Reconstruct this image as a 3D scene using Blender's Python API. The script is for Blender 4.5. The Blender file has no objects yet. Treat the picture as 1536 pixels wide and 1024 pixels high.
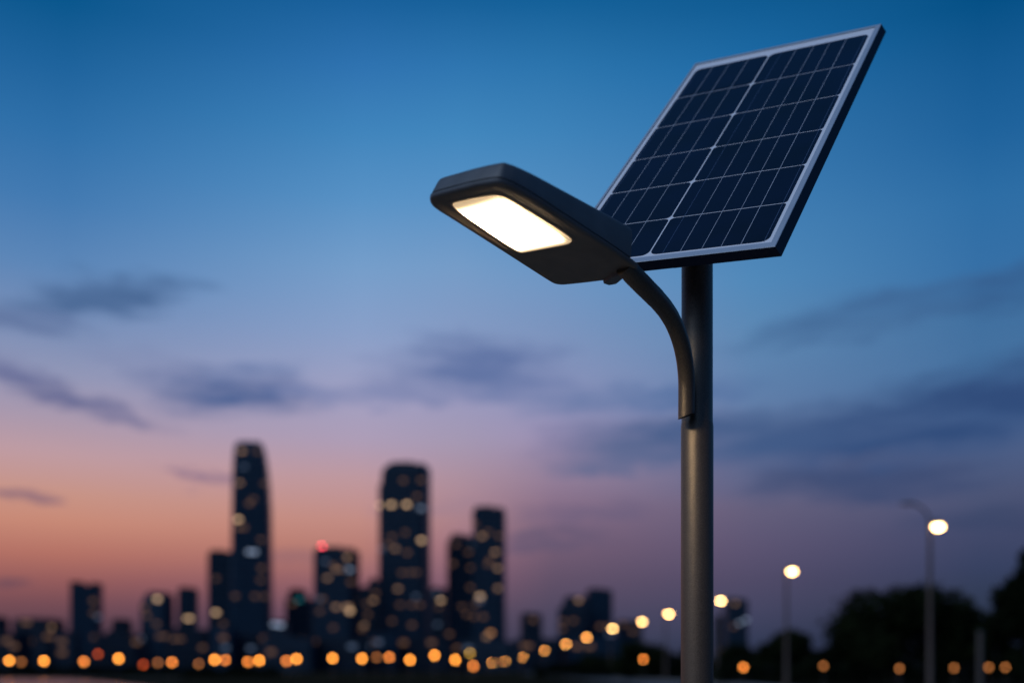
import bpy, bmesh, math, random
from mathutils import Vector, Matrix
from mathutils.bvhtree import BVHTree
random.seed(7)
R = math.radians
F = 1493.0; CX = 768.0; HY = 1003.0; EYE = 1.6       # 35 mm lens: focal length in photo pixels, horizon row, eye height
sc = bpy.context.scene
col = sc.collection

# ------------------------------------------------------------------ camera
cam = bpy.data.cameras.new('camera'); cam_o = bpy.data.objects.new('camera', cam); col.objects.link(cam_o)
cam_o.location = (0, 0, EYE); cam_o.rotation_euler = (R(90), 0, 0)
cam.lens = 35.0; cam.sensor_width = 36.0; cam.sensor_fit = 'HORIZONTAL'
cam.shift_y = (HY - 512) / 1536.0
cam.clip_start = 0.05; cam.clip_end = 20000
cam.dof.use_dof = True; cam.dof.focus_distance = 3.55; cam.dof.aperture_fstop = 0.78
sc.camera = cam_o
sc.view_settings.view_transform = 'Standard'; sc.view_settings.look = 'None'
sc.view_settings.exposure = 0; sc.view_settings.gamma = 1
sc.cycles.use_denoising = True
try: sc.cycles.denoiser = 'OPENIMAGEDENOISE'
except Exception: pass
sc.cycles.max_bounces = 6; sc.cycles.transparent_max_bounces = 4
sc.cycles.sample_clamp_indirect = 4.0
sc.cycles.use_adaptive_sampling = False
sc.cycles.caustics_reflective = False; sc.cycles.caustics_refractive = False

def lin(h):
    h = h.lstrip('#'); v = [int(h[i:i+2], 16) / 255 for i in (0, 2, 4)]
    return tuple(c/12.92 if c <= .04045 else ((c+.055)/1.055)**2.4 for c in v) + (1.0,)
def azel(px, py):
    x = px - CX; z = HY - py
    return math.atan2(x, F), math.atan2(z, math.hypot(x, F))

# ------------------------------------------------------------------ world: dusk sky by direction
W = bpy.data.worlds.new('World'); sc.world = W; W.use_nodes = True
nt = W.node_tree; nt.nodes.clear()
def N(t, **k):
    n = nt.nodes.new(t)
    for a, b in k.items(): setattr(n, a, b)
    return n
def L(a, b): nt.links.new(a, b)
def M(op, a, b=None, c=None, clamp=False):
    n = N('ShaderNodeMath', operation=op, use_clamp=clamp)
    for i, v in enumerate((a, b, c)):
        if v is None: continue
        if isinstance(v, (int, float)): n.inputs[i].default_value = v
        else: L(v, n.inputs[i])
    return n.outputs[0]
tc = N('ShaderNodeTexCoord'); sep = N('ShaderNodeSeparateXYZ'); L(tc.outputs['Generated'], sep.inputs[0])
X, Y, Z = sep.outputs
hyp = M('SQRT', M('ADD', M('MULTIPLY', X, X), M('MULTIPLY', Y, Y)))
AZ = M('ARCTAN2', X, Y); EL = M('ARCTAN2', Z, hyp)
comb = N('ShaderNodeCombineXYZ'); L(AZ, comb.inputs[0]); L(EL, comb.inputs[1])
EMAX = R(90)
def ramp(stops):                                    # stops: (elevation rad, hex)
    r = N('ShaderNodeValToRGB'); r.color_ramp.interpolation = 'B_SPLINE' if False else 'LINEAR'
    e = r.color_ramp.elements
    while len(e) > 1: e.remove(e[-1])
    stops = sorted(stops)
    e[0].position = max(0, stops[0][0]/EMAX); e[0].color = lin(stops[0][1])
    for p, h in stops[1:]:
        q = e.new(min(1, p/EMAX)); q.color = lin(h)
    L(M('DIVIDE', EL, EMAX, clamp=True), r.inputs[0]); return r.outputs[0]
columns = [
 (100, [(0,'#00558c'),(100,'#1a629c'),(200,'#2c6fa9'),(300,'#4079b1'),(400,'#5a85b7'),(500,'#7a8eb6'),(560,'#8f95b6'),(620,'#a597ae'),(680,'#bd9aa2'),(740,'#c69285'),(780,'#c68876'),(830,'#b06e64'),(870,'#8f575b'),(900,'#724956'),(930,'#563e50'),(960,'#3e3449'),(1003,'#2a2838')]),
 (540, [(0,'#155f9b'),(100,'#2d72b0'),(200,'#3f84bc'),(300,'#5791c5'),(400,'#749dca'),(500,'#899fc8'),(600,'#a29fc0'),(660,'#ad9cb6'),(720,'#be969c'),(780,'#c18a82'),(820,'#b57a72'),(870,'#91606a'),(920,'#644a60'),(960,'#453c54'),(1003,'#2c2c3e')]),
 (690, [(0,'#125f99'),(100,'#2d75b0'),(200,'#4086bd'),(300,'#5891c5'),(400,'#749bc7'),(500,'#8499c2'),(600,'#9a99bd'),(660,'#a497b2'),(720,'#ac8d9c'),(780,'#a98089'),(820,'#9a6f7e'),(870,'#7d5a6e'),(920,'#57485f'),(960,'#403a52'),(1003,'#282a3c')]),
 (830, [(0,'#0f5f98'),(100,'#2a74ad'),(200,'#3d82b9'),(350,'#5a92c4'),(430,'#7095c2'),(500,'#7b93bd'),(600,'#8f93ba'),(650,'#9a90b4'),(700,'#97839e'),(760,'#856c85'),(820,'#725b73'),(870,'#5e4e67'),(920,'#49445e'),(960,'#3c3f58'),(1003,'#262c3e')]),
 (1130,[(0,'#0b5a92'),(100,'#1c6aa5'),(300,'#3f7db3'),(420,'#5088b9'),(500,'#5c87b3'),(600,'#5f7da8'),(700,'#666e92'),(760,'#645e7c'),(820,'#5a5271'),(870,'#4d4866'),(920,'#3f4260'),(960,'#303a56'),(1003,'#20283a')]),
 (1470,[(0,'#004f85'),(100,'#125a93'),(200,'#1d629c'),(300,'#2c6da5'),(400,'#346fa6'),(470,'#3f6f9f'),(550,'#44709f'),(620,'#456391'),(680,'#4a5c84'),(740,'#4a5375'),(800,'#3f4769'),(850,'#343f60'),(900,'#2c3852'),(950,'#1e2a40'),(1003,'#151e30')]),
]
prev = None; paz = None
for px, st in columns:
    a = azel(px, 500)[0]
    s = [(azel(px, y)[1], h) for y, h in st] + [(R(55), '#0a4276'), (R(90), '#12406e')]
    out = ramp(s)
    if prev is None: prev = out
    else:
        mr = N('ShaderNodeMapRange', interpolation_type='LINEAR'); L(AZ, mr.inputs[0])
        mr.inputs[1].default_value = paz; mr.inputs[2].default_value = a
        mx = N('ShaderNodeMix', data_type='RGBA'); L(mr.outputs[0], mx.inputs[0]); L(prev, mx.inputs[6]); L(out, mx.inputs[7]); prev = mx.outputs[2]
    paz = a
# the part of the sky behind the viewer: pale blue anti-twilight
back = ramp([(0, '#1c2436'), (R(4), '#3c4a6c'), (R(15), '#8c9fc2'), (R(35), '#93b2da'), (R(60), '#4f7db4'), (R(90), '#12406e')])
back_dark = ramp([(0, '#141b2c'), (R(4), '#1f2c48'), (R(15), '#2f4a74'), (R(35), '#2c5688'), (R(60), '#1f4f84'), (R(90), '#12406e')])
mb = N('ShaderNodeMapRange', interpolation_type='SMOOTHSTEP'); L(M('DIVIDE', X, hyp), mb.inputs[0]); mb.inputs[1].default_value = -.65; mb.inputs[2].default_value = .35
mx = N('ShaderNodeMix', data_type='RGBA'); L(mb.outputs[0], mx.inputs[0]); L(back, mx.inputs[6]); L(back_dark, mx.inputs[7]); back = mx.outputs[2]
mr = N('ShaderNodeMapRange', interpolation_type='SMOOTHSTEP'); L(M('ABSOLUTE', AZ), mr.inputs[0])
mr.inputs[1].default_value = R(50); mr.inputs[2].default_value = R(120)
mx = N('ShaderNodeMix', data_type='RGBA'); L(mr.outputs[0], mx.inputs[0]); L(prev, mx.inputs[6]); L(back, mx.inputs[7]); prev = mx.outputs[2]
# clouds: soft banks fixed in direction space, edges broken by stretched noise
mp = N('ShaderNodeMapping'); L(comb.outputs[0], mp.inputs[0]); mp.inputs['Scale'].default_value = (6, 24, 1); mp.inputs['Rotation'].default_value = (0, 0, R(-3))
no = N('ShaderNodeTexNoise'); L(mp.outputs[0], no.inputs['Vector']); no.inputs['Scale'].default_value = 1.0; no.inputs['Detail'].default_value = 6; no.inputs['Roughness'].default_value = .55
wv = N('ShaderNodeVectorMath', operation='MULTIPLY_ADD'); L(no.outputs['Color'], wv.inputs[0])
wv.inputs[1].default_value = (.16, .055, 0); wv.inputs[2].default_value = (-.08, -.0275, 0)
mp3 = N('ShaderNodeMapping'); L(comb.outputs[0], mp3.inputs[0]); mp3.inputs['Scale'].default_value = (30, 95, 1)
no3 = N('ShaderNodeTexNoise'); L(mp3.outputs[0], no3.inputs['Vector']); no3.inputs['Scale'].default_value = 1.0; no3.inputs['Detail'].default_value = 3
wv2 = N('ShaderNodeVectorMath', operation='MULTIPLY_ADD'); L(no3.outputs['Color'], wv2.inputs[0]); wv2.inputs[1].default_value = (.05, .022, 0); wv2.inputs[2].default_value = (-.025, -.011, 0)
wb = N('ShaderNodeVectorMath', operation='ADD'); L(comb.outputs[0], wb.inputs[0]); L(wv2.outputs[0], wb.inputs[1])
wa = N('ShaderNodeVectorMath', operation='ADD'); L(wb.outputs[0], wa.inputs[0]); L(wv.outputs[0], wa.inputs[1])
mp2 = N('ShaderNodeMapping'); L(comb.outputs[0], mp2.inputs[0]); mp2.inputs['Scale'].default_value = (11, 60, 1); mp2.inputs['Rotation'].default_value = (0, 0, R(-2))
no2 = N('ShaderNodeTexNoise'); L(mp2.outputs[0], no2.inputs['Vector']); no2.inputs['Scale'].default_value = 1.0; no2.inputs['Detail'].default_value = 4
streak = N('ShaderNodeMapRange', interpolation_type='SMOOTHSTEP'); L(no2.outputs[0], streak.inputs[0])
streak.inputs[1].default_value = .34; streak.inputs[2].default_value = .6; streak.inputs[3].default_value = .6; streak.inputs[4].default_value = 1.0
clouds = [ # px, py, half width, half height, tilt deg, strength, colour
 (165,450,215,34,6,.85,'#42628f'),(40,480,130,34,-4,.7,'#506592'),(108,600,165,30,-13,.85,'#525c8b'),(20,560,110,26,-6,.5,'#6a719c'),
 (345,592,175,46,2,1.0,'#4f6494'),(380,560,130,24,2,.45,'#6078a8'),(520,590,190,22,3,.6,'#6a7aa9'),(715,550,170,62,0,.85,'#566c9e'),(780,592,170,28,2,.5,'#5c71a2'),
 (295,708,95,17,-5,.8,'#806a88'),(38,747,70,17,0,1.0,'#665474'),(20,872,75,15,0,.8,'#5f4458'),(215,552,110,20,-6,.3,'#6f7ba6'),
 (1420,622,520,86,8,1.0,'#2f4b7a'),(1100,655,380,46,2,.9,'#3f5986'),(1290,478,330,36,6,.62,'#3a5d8b'),(1525,430,110,32,8,.6,'#335887'),
 (1300,715,240,40,3,.8,'#384870'),(960,600,230,32,6,.7,'#4c6b9c'),(930,686,170,20,3,.65,'#58678f'),
 (870,775,140,18,6,.5,'#625a7b'),(450,833,100,14,0,.4,'#845f6e'),(815,812,120,18,4,.6,'#56506f'),(1480,775,240,34,2,.5,'#303f63'),(650,770,140,14,2,.3,'#8f7a92'),
]
base = prev
for px, py, hw, hh, tilt, s, h in clouds:
    a, e = azel(px, py)
    m = N('ShaderNodeMapping', vector_type='TEXTURE'); L(wa.outputs[0], m.inputs[0])
    m.inputs['Location'].default_value = (a, e, 0); m.inputs['Rotation'].default_value = (0, 0, R(tilt))
    ca = math.cos(a)
    m.inputs['Scale'].default_value = (hw/F*ca*ca, hh/F*ca, 1)
    g = N('ShaderNodeTexGradient', gradient_type='SPHERICAL'); L(m.outputs[0], g.inputs[0])
    q = N('ShaderNodeMapRange', interpolation_type='SMOOTHSTEP'); L(g.outputs['Fac'], q.inputs[0])
    q.inputs[1].default_value = 0.0; q.inputs[2].default_value = .75; q.inputs[4].default_value = s
    f = M('MULTIPLY', q.outputs[0], streak.outputs[0])
    mx = N('ShaderNodeMix', data_type='RGBA'); L(f, mx.inputs[0]); L(base, mx.inputs[6]); mx.inputs[7].default_value = lin(h); base = mx.outputs[2]
sky = N('ShaderNodeTexSky', sky_type='NISHITA'); sky.sun_disc = False
sky.sun_elevation = R(0.5); sky.sun_rotation = R(-40)
bg = N('ShaderNodeBackground'); L(base, bg.inputs[0]); bg.inputs[1].default_value = 1.0
bg2 = N('ShaderNodeBackground'); L(sky.outputs[0], bg2.inputs[0]); bg2.inputs[1].default_value = 0.004
ad = N('ShaderNodeAddShader'); L(bg.outputs[0], ad.inputs[0]); L(bg2.outputs[0], ad.inputs[1])
wo = N('ShaderNodeOutputWorld'); L(ad.outputs[0], wo.inputs[0])
# added cool fill from behind left, brightening the panel and head
sun = bpy.data.lights.new('sun', 'SUN'); back_fill_o = bpy.data.objects.new('sun', sun); col.objects.link(back_fill_o)
sun.energy = 0.75; sun.angle = R(40); sun.color = (.72, .84, 1)
back_fill_o.rotation_euler = Vector((math.sin(R(-122)), math.cos(R(-122)), math.tan(R(48)))).to_track_quat('Z', 'Y').to_euler()

# ------------------------------------------------------------------ helpers
def tag(o, label=None, cat=None, group=None, kind=None):
    for k, v in (('label', label), ('category', cat), ('group', group), ('kind', kind)):
        if v: o[k] = v
    return o
def obj(name, bm, mat, parent=None, smooth=False, mats=None):
    me = bpy.data.meshes.new(name)
    bmesh.ops.recalc_face_normals(bm, faces=bm.faces)
    bm.to_mesh(me); bm.free()
    for m in (mats or [mat]): me.materials.append(m)
    if smooth: 
        for p in me.polygons: p.use_smooth = True
        me.set_sharp_from_angle(angle=R(38))
    o = bpy.data.objects.new(name, me); col.objects.link(o)
    if parent: o.parent = parent
    return o
def raw(name, verts, faces, mat, parent=None, smooth=False):
    me = bpy.data.meshes.new(name); me.from_pydata([tuple(v) for v in verts], [], faces); me.materials.append(mat)
    if smooth:
        for p in me.polygons: p.use_smooth = True
    me.update(); o = bpy.data.objects.new(name, me); col.objects.link(o)
    if parent: o.parent = parent
    return o
def empty(name, loc, rz=0):
    o = bpy.data.objects.new(name, None); o.location = loc; o.rotation_euler = (0, 0, rz); o.empty_display_size = .1
    col.objects.link(o); return o
def box(bm, x0, x1, y0, y1, z0, z1, mtx=None, bev=0, mi=0):
    vs = [bm.verts.new((x, y, z)) for z in (z0, z1) for x, y in ((x0, y0), (x1, y0), (x1, y1), (x0, y1))]
    if mtx is not None:
        for v in vs: v.co = mtx @ v.co
    fs = [bm.faces.new([vs[i] for i in q]) for q in ((3,2,1,0),(4,5,6,7),(0,1,5,4),(1,2,6,5),(2,3,7,6),(3,0,4,7))]
    for f in fs: f.material_index = mi
    if bev:
        es = list({e for f in fs for e in f.edges})
        bmesh.ops.bevel(bm, geom=es, offset=bev, segments=2, affect='EDGES', profile=.6)
def lathe(bm, prof, seg=32, cx=0, cy=0, mi=0):
    rings = []
    for r, z in prof:
        if r < 1e-6: rings.append([bm.verts.new((cx, cy, z))])
        else: rings.append([bm.verts.new((cx + r*math.cos(2*math.pi*i/seg), cy + r*math.sin(2*math.pi*i/seg), z)) for i in range(seg)])
    for a, b in zip(rings, rings[1:]):
        for i in range(seg):
            j = (i+1) % seg
            q = [a[i % len(a)], a[j % len(a)], b[j % len(b)], b[i % len(b)]]
            q = list(dict.fromkeys(q))
            if len(q) > 2: bm.faces.new(q).material_index = mi
def tube(bm, pts, rad, seg=16, caps=True):
    pts = [Vector(p) for p in pts]; n = len(pts); rings = []
    up = None
    for i, p in enumerate(pts):
        t = (pts[min(i+1, n-1)] - pts[max(i-1, 0)]).normalized()
        if up is None:
            up = Vector((0, 0, 1)) if abs(t.z) < .9 else Vector((0, 1, 0))
            up = (up - t*up.dot(t)).normalized()
        else: up = (up - t*up.dot(t)).normalized()
        s = t.cross(up); r = rad[i] if isinstance(rad, (list, tuple)) else rad
        rings.append([bm.verts.new(p + r*(math.cos(2*math.pi*k/seg)*up + math.sin(2*math.pi*k/seg)*s)) for k in range(seg)])
    for a, b in zip(rings, rings[1:]):
        for k in range(seg): bm.faces.new((a[k], a[(k+1) % seg], b[(k+1) % seg], b[k]))
    if caps: bm.faces.new(rings[0][::-1]); bm.faces.new(rings[-1])
    return rings
def spline(pts, n, closed=False):
    P = [Vector(p) for p in pts]; out = []; m = len(P)
    segs = m if closed else m-1
    for s in range(segs):
        g = lambda i: P[i % m] if closed else P[max(0, min(m-1, i))]
        a, b, c, d = g(s-1), g(s), g(s+1), g(s+2)
        for k in range(n):
            t = k/n
            out.append(.5*((2*b) + (c-a)*t + (2*a-5*b+4*c-d)*t*t + (3*b-a-3*c+d)*t**3))
    if not closed: out.append(P[-1])
    return out
def to(px, py, d):
    return Vector(((px-CX)/F*d, d, EYE + (HY-py)/F*d))

# ------------------------------------------------------------------ materials
def mat(name, color, rough=.6, metal=0, spec=.5, coat=0, coat_rough=.05, bump=0, bscale=50, var=0, vscale=5, emit=None, estr=0, cc=None):
    m = bpy.data.materials.new(name); m.use_nodes = True; t = m.node_tree
    b = t.nodes['Principled BSDF']
    b.inputs['Base Color'].default_value = (*color, 1); b.inputs['Roughness'].default_value = rough
    b.inputs['Metallic'].default_value = metal; b.inputs['Specular IOR Level'].default_value = spec
    b.inputs['Coat Weight'].default_value = coat; b.inputs['Coat Roughness'].default_value = coat_rough
    if var or bump:
        tcn = t.nodes.new('ShaderNodeTexCoord')
    if var:
        n = t.nodes.new('ShaderNodeTexNoise'); n.inputs['Scale'].default_value = vscale; n.inputs['Detail'].default_value = 5
        t.links.new(tcn.outputs['Object'], n.inputs['Vector'])
        r = t.nodes.new('ShaderNodeValToRGB'); r.color_ramp.elements[0].position = .3; r.color_ramp.elements[1].position = .7
        r.color_ramp.elements[0].color = (*[c*(1-var) for c in color], 1); r.color_ramp.elements[1].color = (*[min(1, c*(1+var)) for c in (cc or color)], 1)
        t.links.new(n.outputs[0], r.inputs[0]); t.links.new(r.outputs[0], b.inputs['Base Color'])
    if bump:
        n = t.nodes.new('ShaderNodeTexNoise'); n.inputs['Scale'].default_value = bscale; n.inputs['Detail'].default_value = 3
        t.links.new(tcn.outputs['Object'], n.inputs['Vector'])
        q = t.nodes.new('ShaderNodeBump'); q.inputs['Strength'].default_value = bump; q.inputs['Distance'].default_value = .001
        t.links.new(n.outputs[0], q.inputs['Height']); t.links.new(q.outputs[0], b.inputs['Normal'])
    if emit:
        b.inputs['Emission Color'].default_value = (*emit, 1); b.inputs['Emission Strength'].default_value = estr
    return m
m_pole = mat('anodised_pole', (.072, .064, .057), rough=.42, metal=.6, bump=.7, bscale=380, var=.35, vscale=260)
m_shell = mat('powder_coat', (.08, .088, .10), rough=.5, spec=.5, bump=.3, bscale=500, var=.14, vscale=14)
m_under = mat('powder_coat_glow_tint', (.125, .105, .088), rough=.55, spec=.4, bump=.3, bscale=500, var=.16, vscale=12)  # lighter, warmer copy of the shell coat: lamp glow put into the colour
m_seam = mat('dark_gasket', (.006, .006, .006), rough=.9)
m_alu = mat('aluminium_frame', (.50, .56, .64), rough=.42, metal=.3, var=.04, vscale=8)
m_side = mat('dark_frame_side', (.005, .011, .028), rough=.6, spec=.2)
m_sheet = mat('white_backsheet', (.92, .90, .93), rough=.5, coat=.2)
m_bus = mat('silver_busbar', (.72, .76, .85), rough=.45, metal=.1)
m_busd = mat('faint_busbar', (.16, .24, .4), rough=.4, metal=.4)
m_steel = mat('galvanised_steel', (.2, .2, .2), rough=.5, metal=.8)
m_cell = mat('solar_cell', (.0008, .0025, .014), rough=.4, spec=.25, coat=.22, coat_rough=.15, var=.5, vscale=5)
# ================================================================== the solar street lamp (main subject)
PY = 3.7325; PX = (1045.6-CX)/F*PY
lamp = tag(empty('solar_street_lamp', (PX, PY, 0)), 'large dark grey solar street lamp with lit head and tilted solar panel in the foreground', 'street lamp')
LI = Matrix.Translation((-PX, -PY, 0))
def zof(py, d=PY): return EYE + (HY-py)/F*d
r0 = 24.1/F*PY; r1 = 23.2/F*PY
PTOP = 3.19
bm = bmesh.new(); zt = zof(636)
lathe(bm, [(r0, .012), (r0, zt-.010), (r0-.0015, zt-.004), (r1+.0015, zt), (r1, zt+.004), (r1, PTOP), (0, PTOP)], 64)
pole = obj('pole', bm, m_pole, lamp, True)
bm = bmesh.new(); box(bm, -.17, .17, -.17, .17, 0, .02, bev=.004)
for sx in (-1, 1):
    for sy in (-1, 1): lathe(bm, [(.016, .02), (.016, .036), (0, .038)], 6, sx*.13, sy*.13)
obj('base_plate', bm, m_steel, lamp)

# head: underside plane fitted to the photograph
K = .90
xd = Vector((0.698, 0.707, -0.116)).normalized(); up = Vector((.189, -.025, .982)); up = (up - xd*up.dot(xd)).normalized(); wd = up.cross(xd)
B = Vector((-0.039, 3.1209, 1.5418))*K + Vector((0, 0, EYE))
def plane_pt(px, py, h=0):
    d = Vector(((px-CX)/F, 1, (HY-py)/F)); c = Vector((0, 0, EYE))
    o = B + up*h
    t = (o-c).dot(up)/d.dot(up); q = c + d*t - B
    return Vector((q.dot(xd), q.dot(wd)))
def H(x, w, h): return LI @ (B + xd*x + wd*w + up*h)
Upx = [(644.3,300.5),(646.4,296.4),(655,293),(676,287.4),(696.4,282),(716,277.6),(731,275),(742,273.6),(751,274.4),(761,277.9),(773.9,283.7),(800,298.4),(837.6,322.5),(890.3,356.7),(919.6,375.8),(937.2,387.9),(950,397),(956,403.5),(952,410.5),(940,415),(925,418),(905,420.6),(878.6,423.8),(855,426.3),(842,427),(831,425),(820,419),(800,406.3),(743.2,370),(677,328),(657,315.5),(647.5,308)]
U = spline([plane_pt(*p).to_3d() for p in Upx], 5, True)
U = [Vector((p.x, p.y)) for p in U]
if sum(a.x*b.y-b.x*a.y for a, b in zip(U, U[1:]+U[:1])) < 0: U.reverse()
def inset(P, d):
    n = len(P); out = []
    for i in range(n):
        t = (P[(i+2) % n]-P[i-2]).normalized(); out.append(P[i] + Vector((-t.y, t.x))*d)
    return out
xs = [p.x for p in U]; XM = max(xs); Lh = XM
xcut = plane_pt(951, 393).x
def hgt(x): return .062 + (.112-.062)*max(0, min(1, (x/xcut)))
U1 = inset(U, .0); U2 = inset(U, .004)
def clampx(P, c): return [Vector((min(p.x, c), p.y)) for p in P]
bm = bmesh.new()
def ring(P, hf):
    return [bm.verts.new(H(p.x, p.y, hf(p.x) if callable(hf) else hf)) for p in P]
def skin(a, b, mi=0, bm=None):
    bm = bm or globals()['bm']; n = len(a)
    for i in range(n):
        j = (i+1) % n
        try: bm.faces.new((a[i], a[j], b[j], b[i])).material_index = mi
        except ValueError: pass
# lower tray (underside + lip)
lipH = .0135
rr = [ring(inset(U, .030), -.0040), ring(inset(U, .014), -.0036), ring(inset(U, .005), -.0020), ring(inset(U, .0012), .0015), ring(U1, .005), ring(U1, lipH-.001), ring(inset(U, .0015), lipH)]
for a, b in zip(rr, rr[1:]): skin(a, b, 1 if a in (rr[0], rr[1]) else 0)
f = bm.faces.new(rr[0][::-1]); f.material_index = 1
g1 = ring(inset(U, .007), lipH-.001); skin(rr[-1], g1, 2)
bm.faces.new(g1).material_index = 2
tray = obj('lamp_head', bm, m_shell, lamp, True, mats=[m_shell, m_under, m_seam])
# upper housing
bm = bmesh.new()
c0 = clampx(inset(U, .003), xcut)
TP = .026
rr = [ring(inset(c0, .008), lipH-.002), ring(inset(c0, .0075), lipH+.0036), ring(c0, lipH+.0040)]
for fr, ins in ((.0, .003), (.3, .0075), (.6, .012), (.84, .0165), (.93, .0195), (.98, .0245), (1.0, .033)):
    c = clampx(inset(U, ins), xcut - max(0, ins-.014)*.8)
    rr.append(ring(c, lambda x, fr=fr: lipH+.0046 + (hgt(x)-lipH)*fr))
for a, b in zip(rr, rr[1:]): skin(a, b)
bm.faces.new(rr[-1]); bm.faces.new(rr[0][::-1])
bmesh.ops.remove_doubles(bm, verts=bm.verts, dist=.0002)
hs = obj('housing', bm, m_shell, tray, True)
# cooling fins on top of the housing (seen only from above)
bm = bmesh.new()
MH = Matrix.Translation((0, 0, 0))
for k in range(9):
    w = .10 + k*.018
    vs = [bm.verts.new(H(x, w+dw, h)) for x in (.22, .48) for dw in (-.002, .002) for h in (hgt(x)-.002, hgt(x)+.012)]
    for q in ((0,1,3,2),(4,6,7,5),(0,4,5,1),(2,3,7,6),(1,5,7,3),(0,2,6,4)): bm.faces.new([vs[i] for i in q])
obj('cooling_fin', bm, m_shell, tray)
# lens and its bezel
Lpx = [(678.7,307.4),(681,305.2),(692,302.6),(712,298.6),(730,295.7),(741,294.6),(751,295.6),(760,299.2),(775,308),(815,332.2),(845,350.5),(855,358),(857.5,361.8),(854,365.2),(845,367.6),(815,373.4),(792,377.6),(783,378.8),(775,376.6),(765,370.5),(733,348.3),(700,325),(682,311.8)]
V2 = [Vector((p.x, p.y)) for p in spline([plane_pt(*p, -.006).to_3d() for p in Lpx], 4, True)]
if sum(a.x*b.y-b.x*a.y for a, b in zip(V2, V2[1:]+V2[:1])) < 0: V2.reverse()
bm = bmesh.new()
o1 = ring(inset(V2, -.016), -.0035); o2 = ring(inset(V2, -.0125), -.0058); o3 = ring(inset(V2, -.005), -.0052); o4 = ring(inset(V2, -.0005), -.0044); o5 = ring(inset(V2, .001), -.0035)
for a, b in ((o1, o2), (o2, o3), (o3, o4), (o4, o5)): skin(a, b)
obj('lens_bezel', bm, m_under, tray, True)
m_lens = bpy.data.materials.new('lit_lens'); m_lens.use_nodes = True
t = m_lens.node_tree; b = t.nodes['Principled BSDF']
b.inputs['Base Color'].default_value = (.5, .48, .42, 1); b.inputs['Roughness'].default_value = .25
uvn = t.nodes.new('ShaderNodeUVMap'); uvn.uv_map = 'lens'
sp = t.nodes.new('ShaderNodeSeparateXYZ'); t.links.new(uvn.outputs[0], sp.inputs[0])
def TM(op, a, b_=None, c=None, clamp=False):
    n = t.nodes.new('ShaderNodeMath'); n.operation = op; n.use_clamp = clamp
    for i, v in enumerate((a, b_, c)):
        if v is None: continue
        if isinstance(v, (int, float)): n.inputs[i].default_value = v
        else: t.links.new(v, n.inputs[i])
    return n.outputs[0]
# distance of the LED board's centre: light falls off at the two ends of the lens, ribs run along it
u_, v_ = sp.outputs[0], sp.outputs[1]
def SS(x, lo, hi):
    n = t.nodes.new('ShaderNodeMapRange'); n.interpolation_type = 'SMOOTHSTEP'; t.links.new(x, n.inputs[0]); n.inputs[1].default_value = lo; n.inputs[2].default_value = hi; return n.outputs[0]
du = TM('SUBTRACT', .5, TM('ABSOLUTE', TM('SUBTRACT', u_, .5))); dv = TM('SUBTRACT', .5, TM('ABSOLUTE', TM('SUBTRACT', v_, .5)))
edge = TM('MULTIPLY', SS(du, -.01, .27), SS(dv, -.03, .15))
rib = TM('MULTIPLY_ADD', TM('SINE', TM('MULTIPLY', v_, 2*math.pi*22)), .30, .72)
ripple = TM('MULTIPLY_ADD', TM('SINE', TM('MULTIPLY', u_, 2*math.pi*60)), .06, .94)
I = TM('MULTIPLY', TM('ADD', TM('MULTIPLY', TM('POWER', edge, 3.2), 270), .9), TM('MULTIPLY', rib, ripple))
t.links.new(I, b.inputs['Emission Strength']); b.inputs['Emission Color'].default_value = (1.0, .70, .38, 1)
bm = bmesh.new()
rings = [ring(inset(V2, .0012), -.0045), ring(inset(V2, .0035), -.0080), ring(inset(V2, .010), -.0100), ring(inset(V2, .024), -.0130), ring(inset(V2, .042), -.0158)]
for a, b2 in zip(rings, rings[1:]): skin(a, b2)
bm.faces.new(rings[-1])
lens = obj('lens', bm, m_lens, tray, True)
ux = [p.x for p in V2]; uy = [p.y for p in V2]
uvl = lens.data.uv_layers.new(name='lens')
BL_ = LI @ B
for lp in lens.data.loops:
    q = lens.data.vertices[lp.vertex_index].co - BL_
    uvl.data[lp.index].uv = ((q.dot(xd)-min(ux))/(max(ux)-min(ux)), (q.dot(wd)-min(uy))/(max(uy)-min(uy)))
# neck clamp under the rear of the head
def plane3(px, py, h=0):
    p = plane_pt(px, py, h); return H(p.x, p.y, h)
bm = bmesh.new()
foot = [(904,420),(914,423.2),(926,421),(938,411),(936,404),(918,409)]
a = [bm.verts.new(plane3(px, py, -.002)) for px, py in foot]
cxf = sum((v.co for v in a), Vector())/len(a)
bq = [bm.verts.new(v.co.lerp(cxf, .12) - up*.014) for v in a]
skin(a, bq); bm.faces.new(bq); bm.faces.new(a[::-1])
bmesh.ops.bevel(bm, geom=list(bm.edges), offset=.002, segments=2, affect='EDGES')
obj('neck_clamp', bm, m_shell, tray)
# rear flange between housing and arm
neck = plane_pt(946, 408); neckw = B + xd*neck.x + wd*neck.y + up*.002
dn = neckw.y
apx = [(936,399,-.02,1.06),(948,411,0,1.1),(970.3,433.6,.045,1.08),(985,448.5,.085,1.05),(998,464,.125,1.03),(1008,480,.16,1.01),(1016,498,.19,1.0),(1023,520,.22,1.0),(1027.5,544,.245,1.0),(1029.6,568,.262,1.0),(1029.8,590,.27,1.0),(1029.6,624,.275,1.0)]
yend = 3.655
sc_ = (yend-dn)/.275
pts = [LI @ to(px, py, dn + q*sc_) for px, py, q, _ in apx]
path = spline(pts, 5)
rad = []
for i in range(len(path)):
    f_ = i/(len(path)-1); j = min(int(f_*(len(apx)-1)), len(apx)-2); rad.append(.0303*(apx[j][3]))
bm = bmesh.new(); rg = tube(bm, path, rad, 28)
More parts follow.
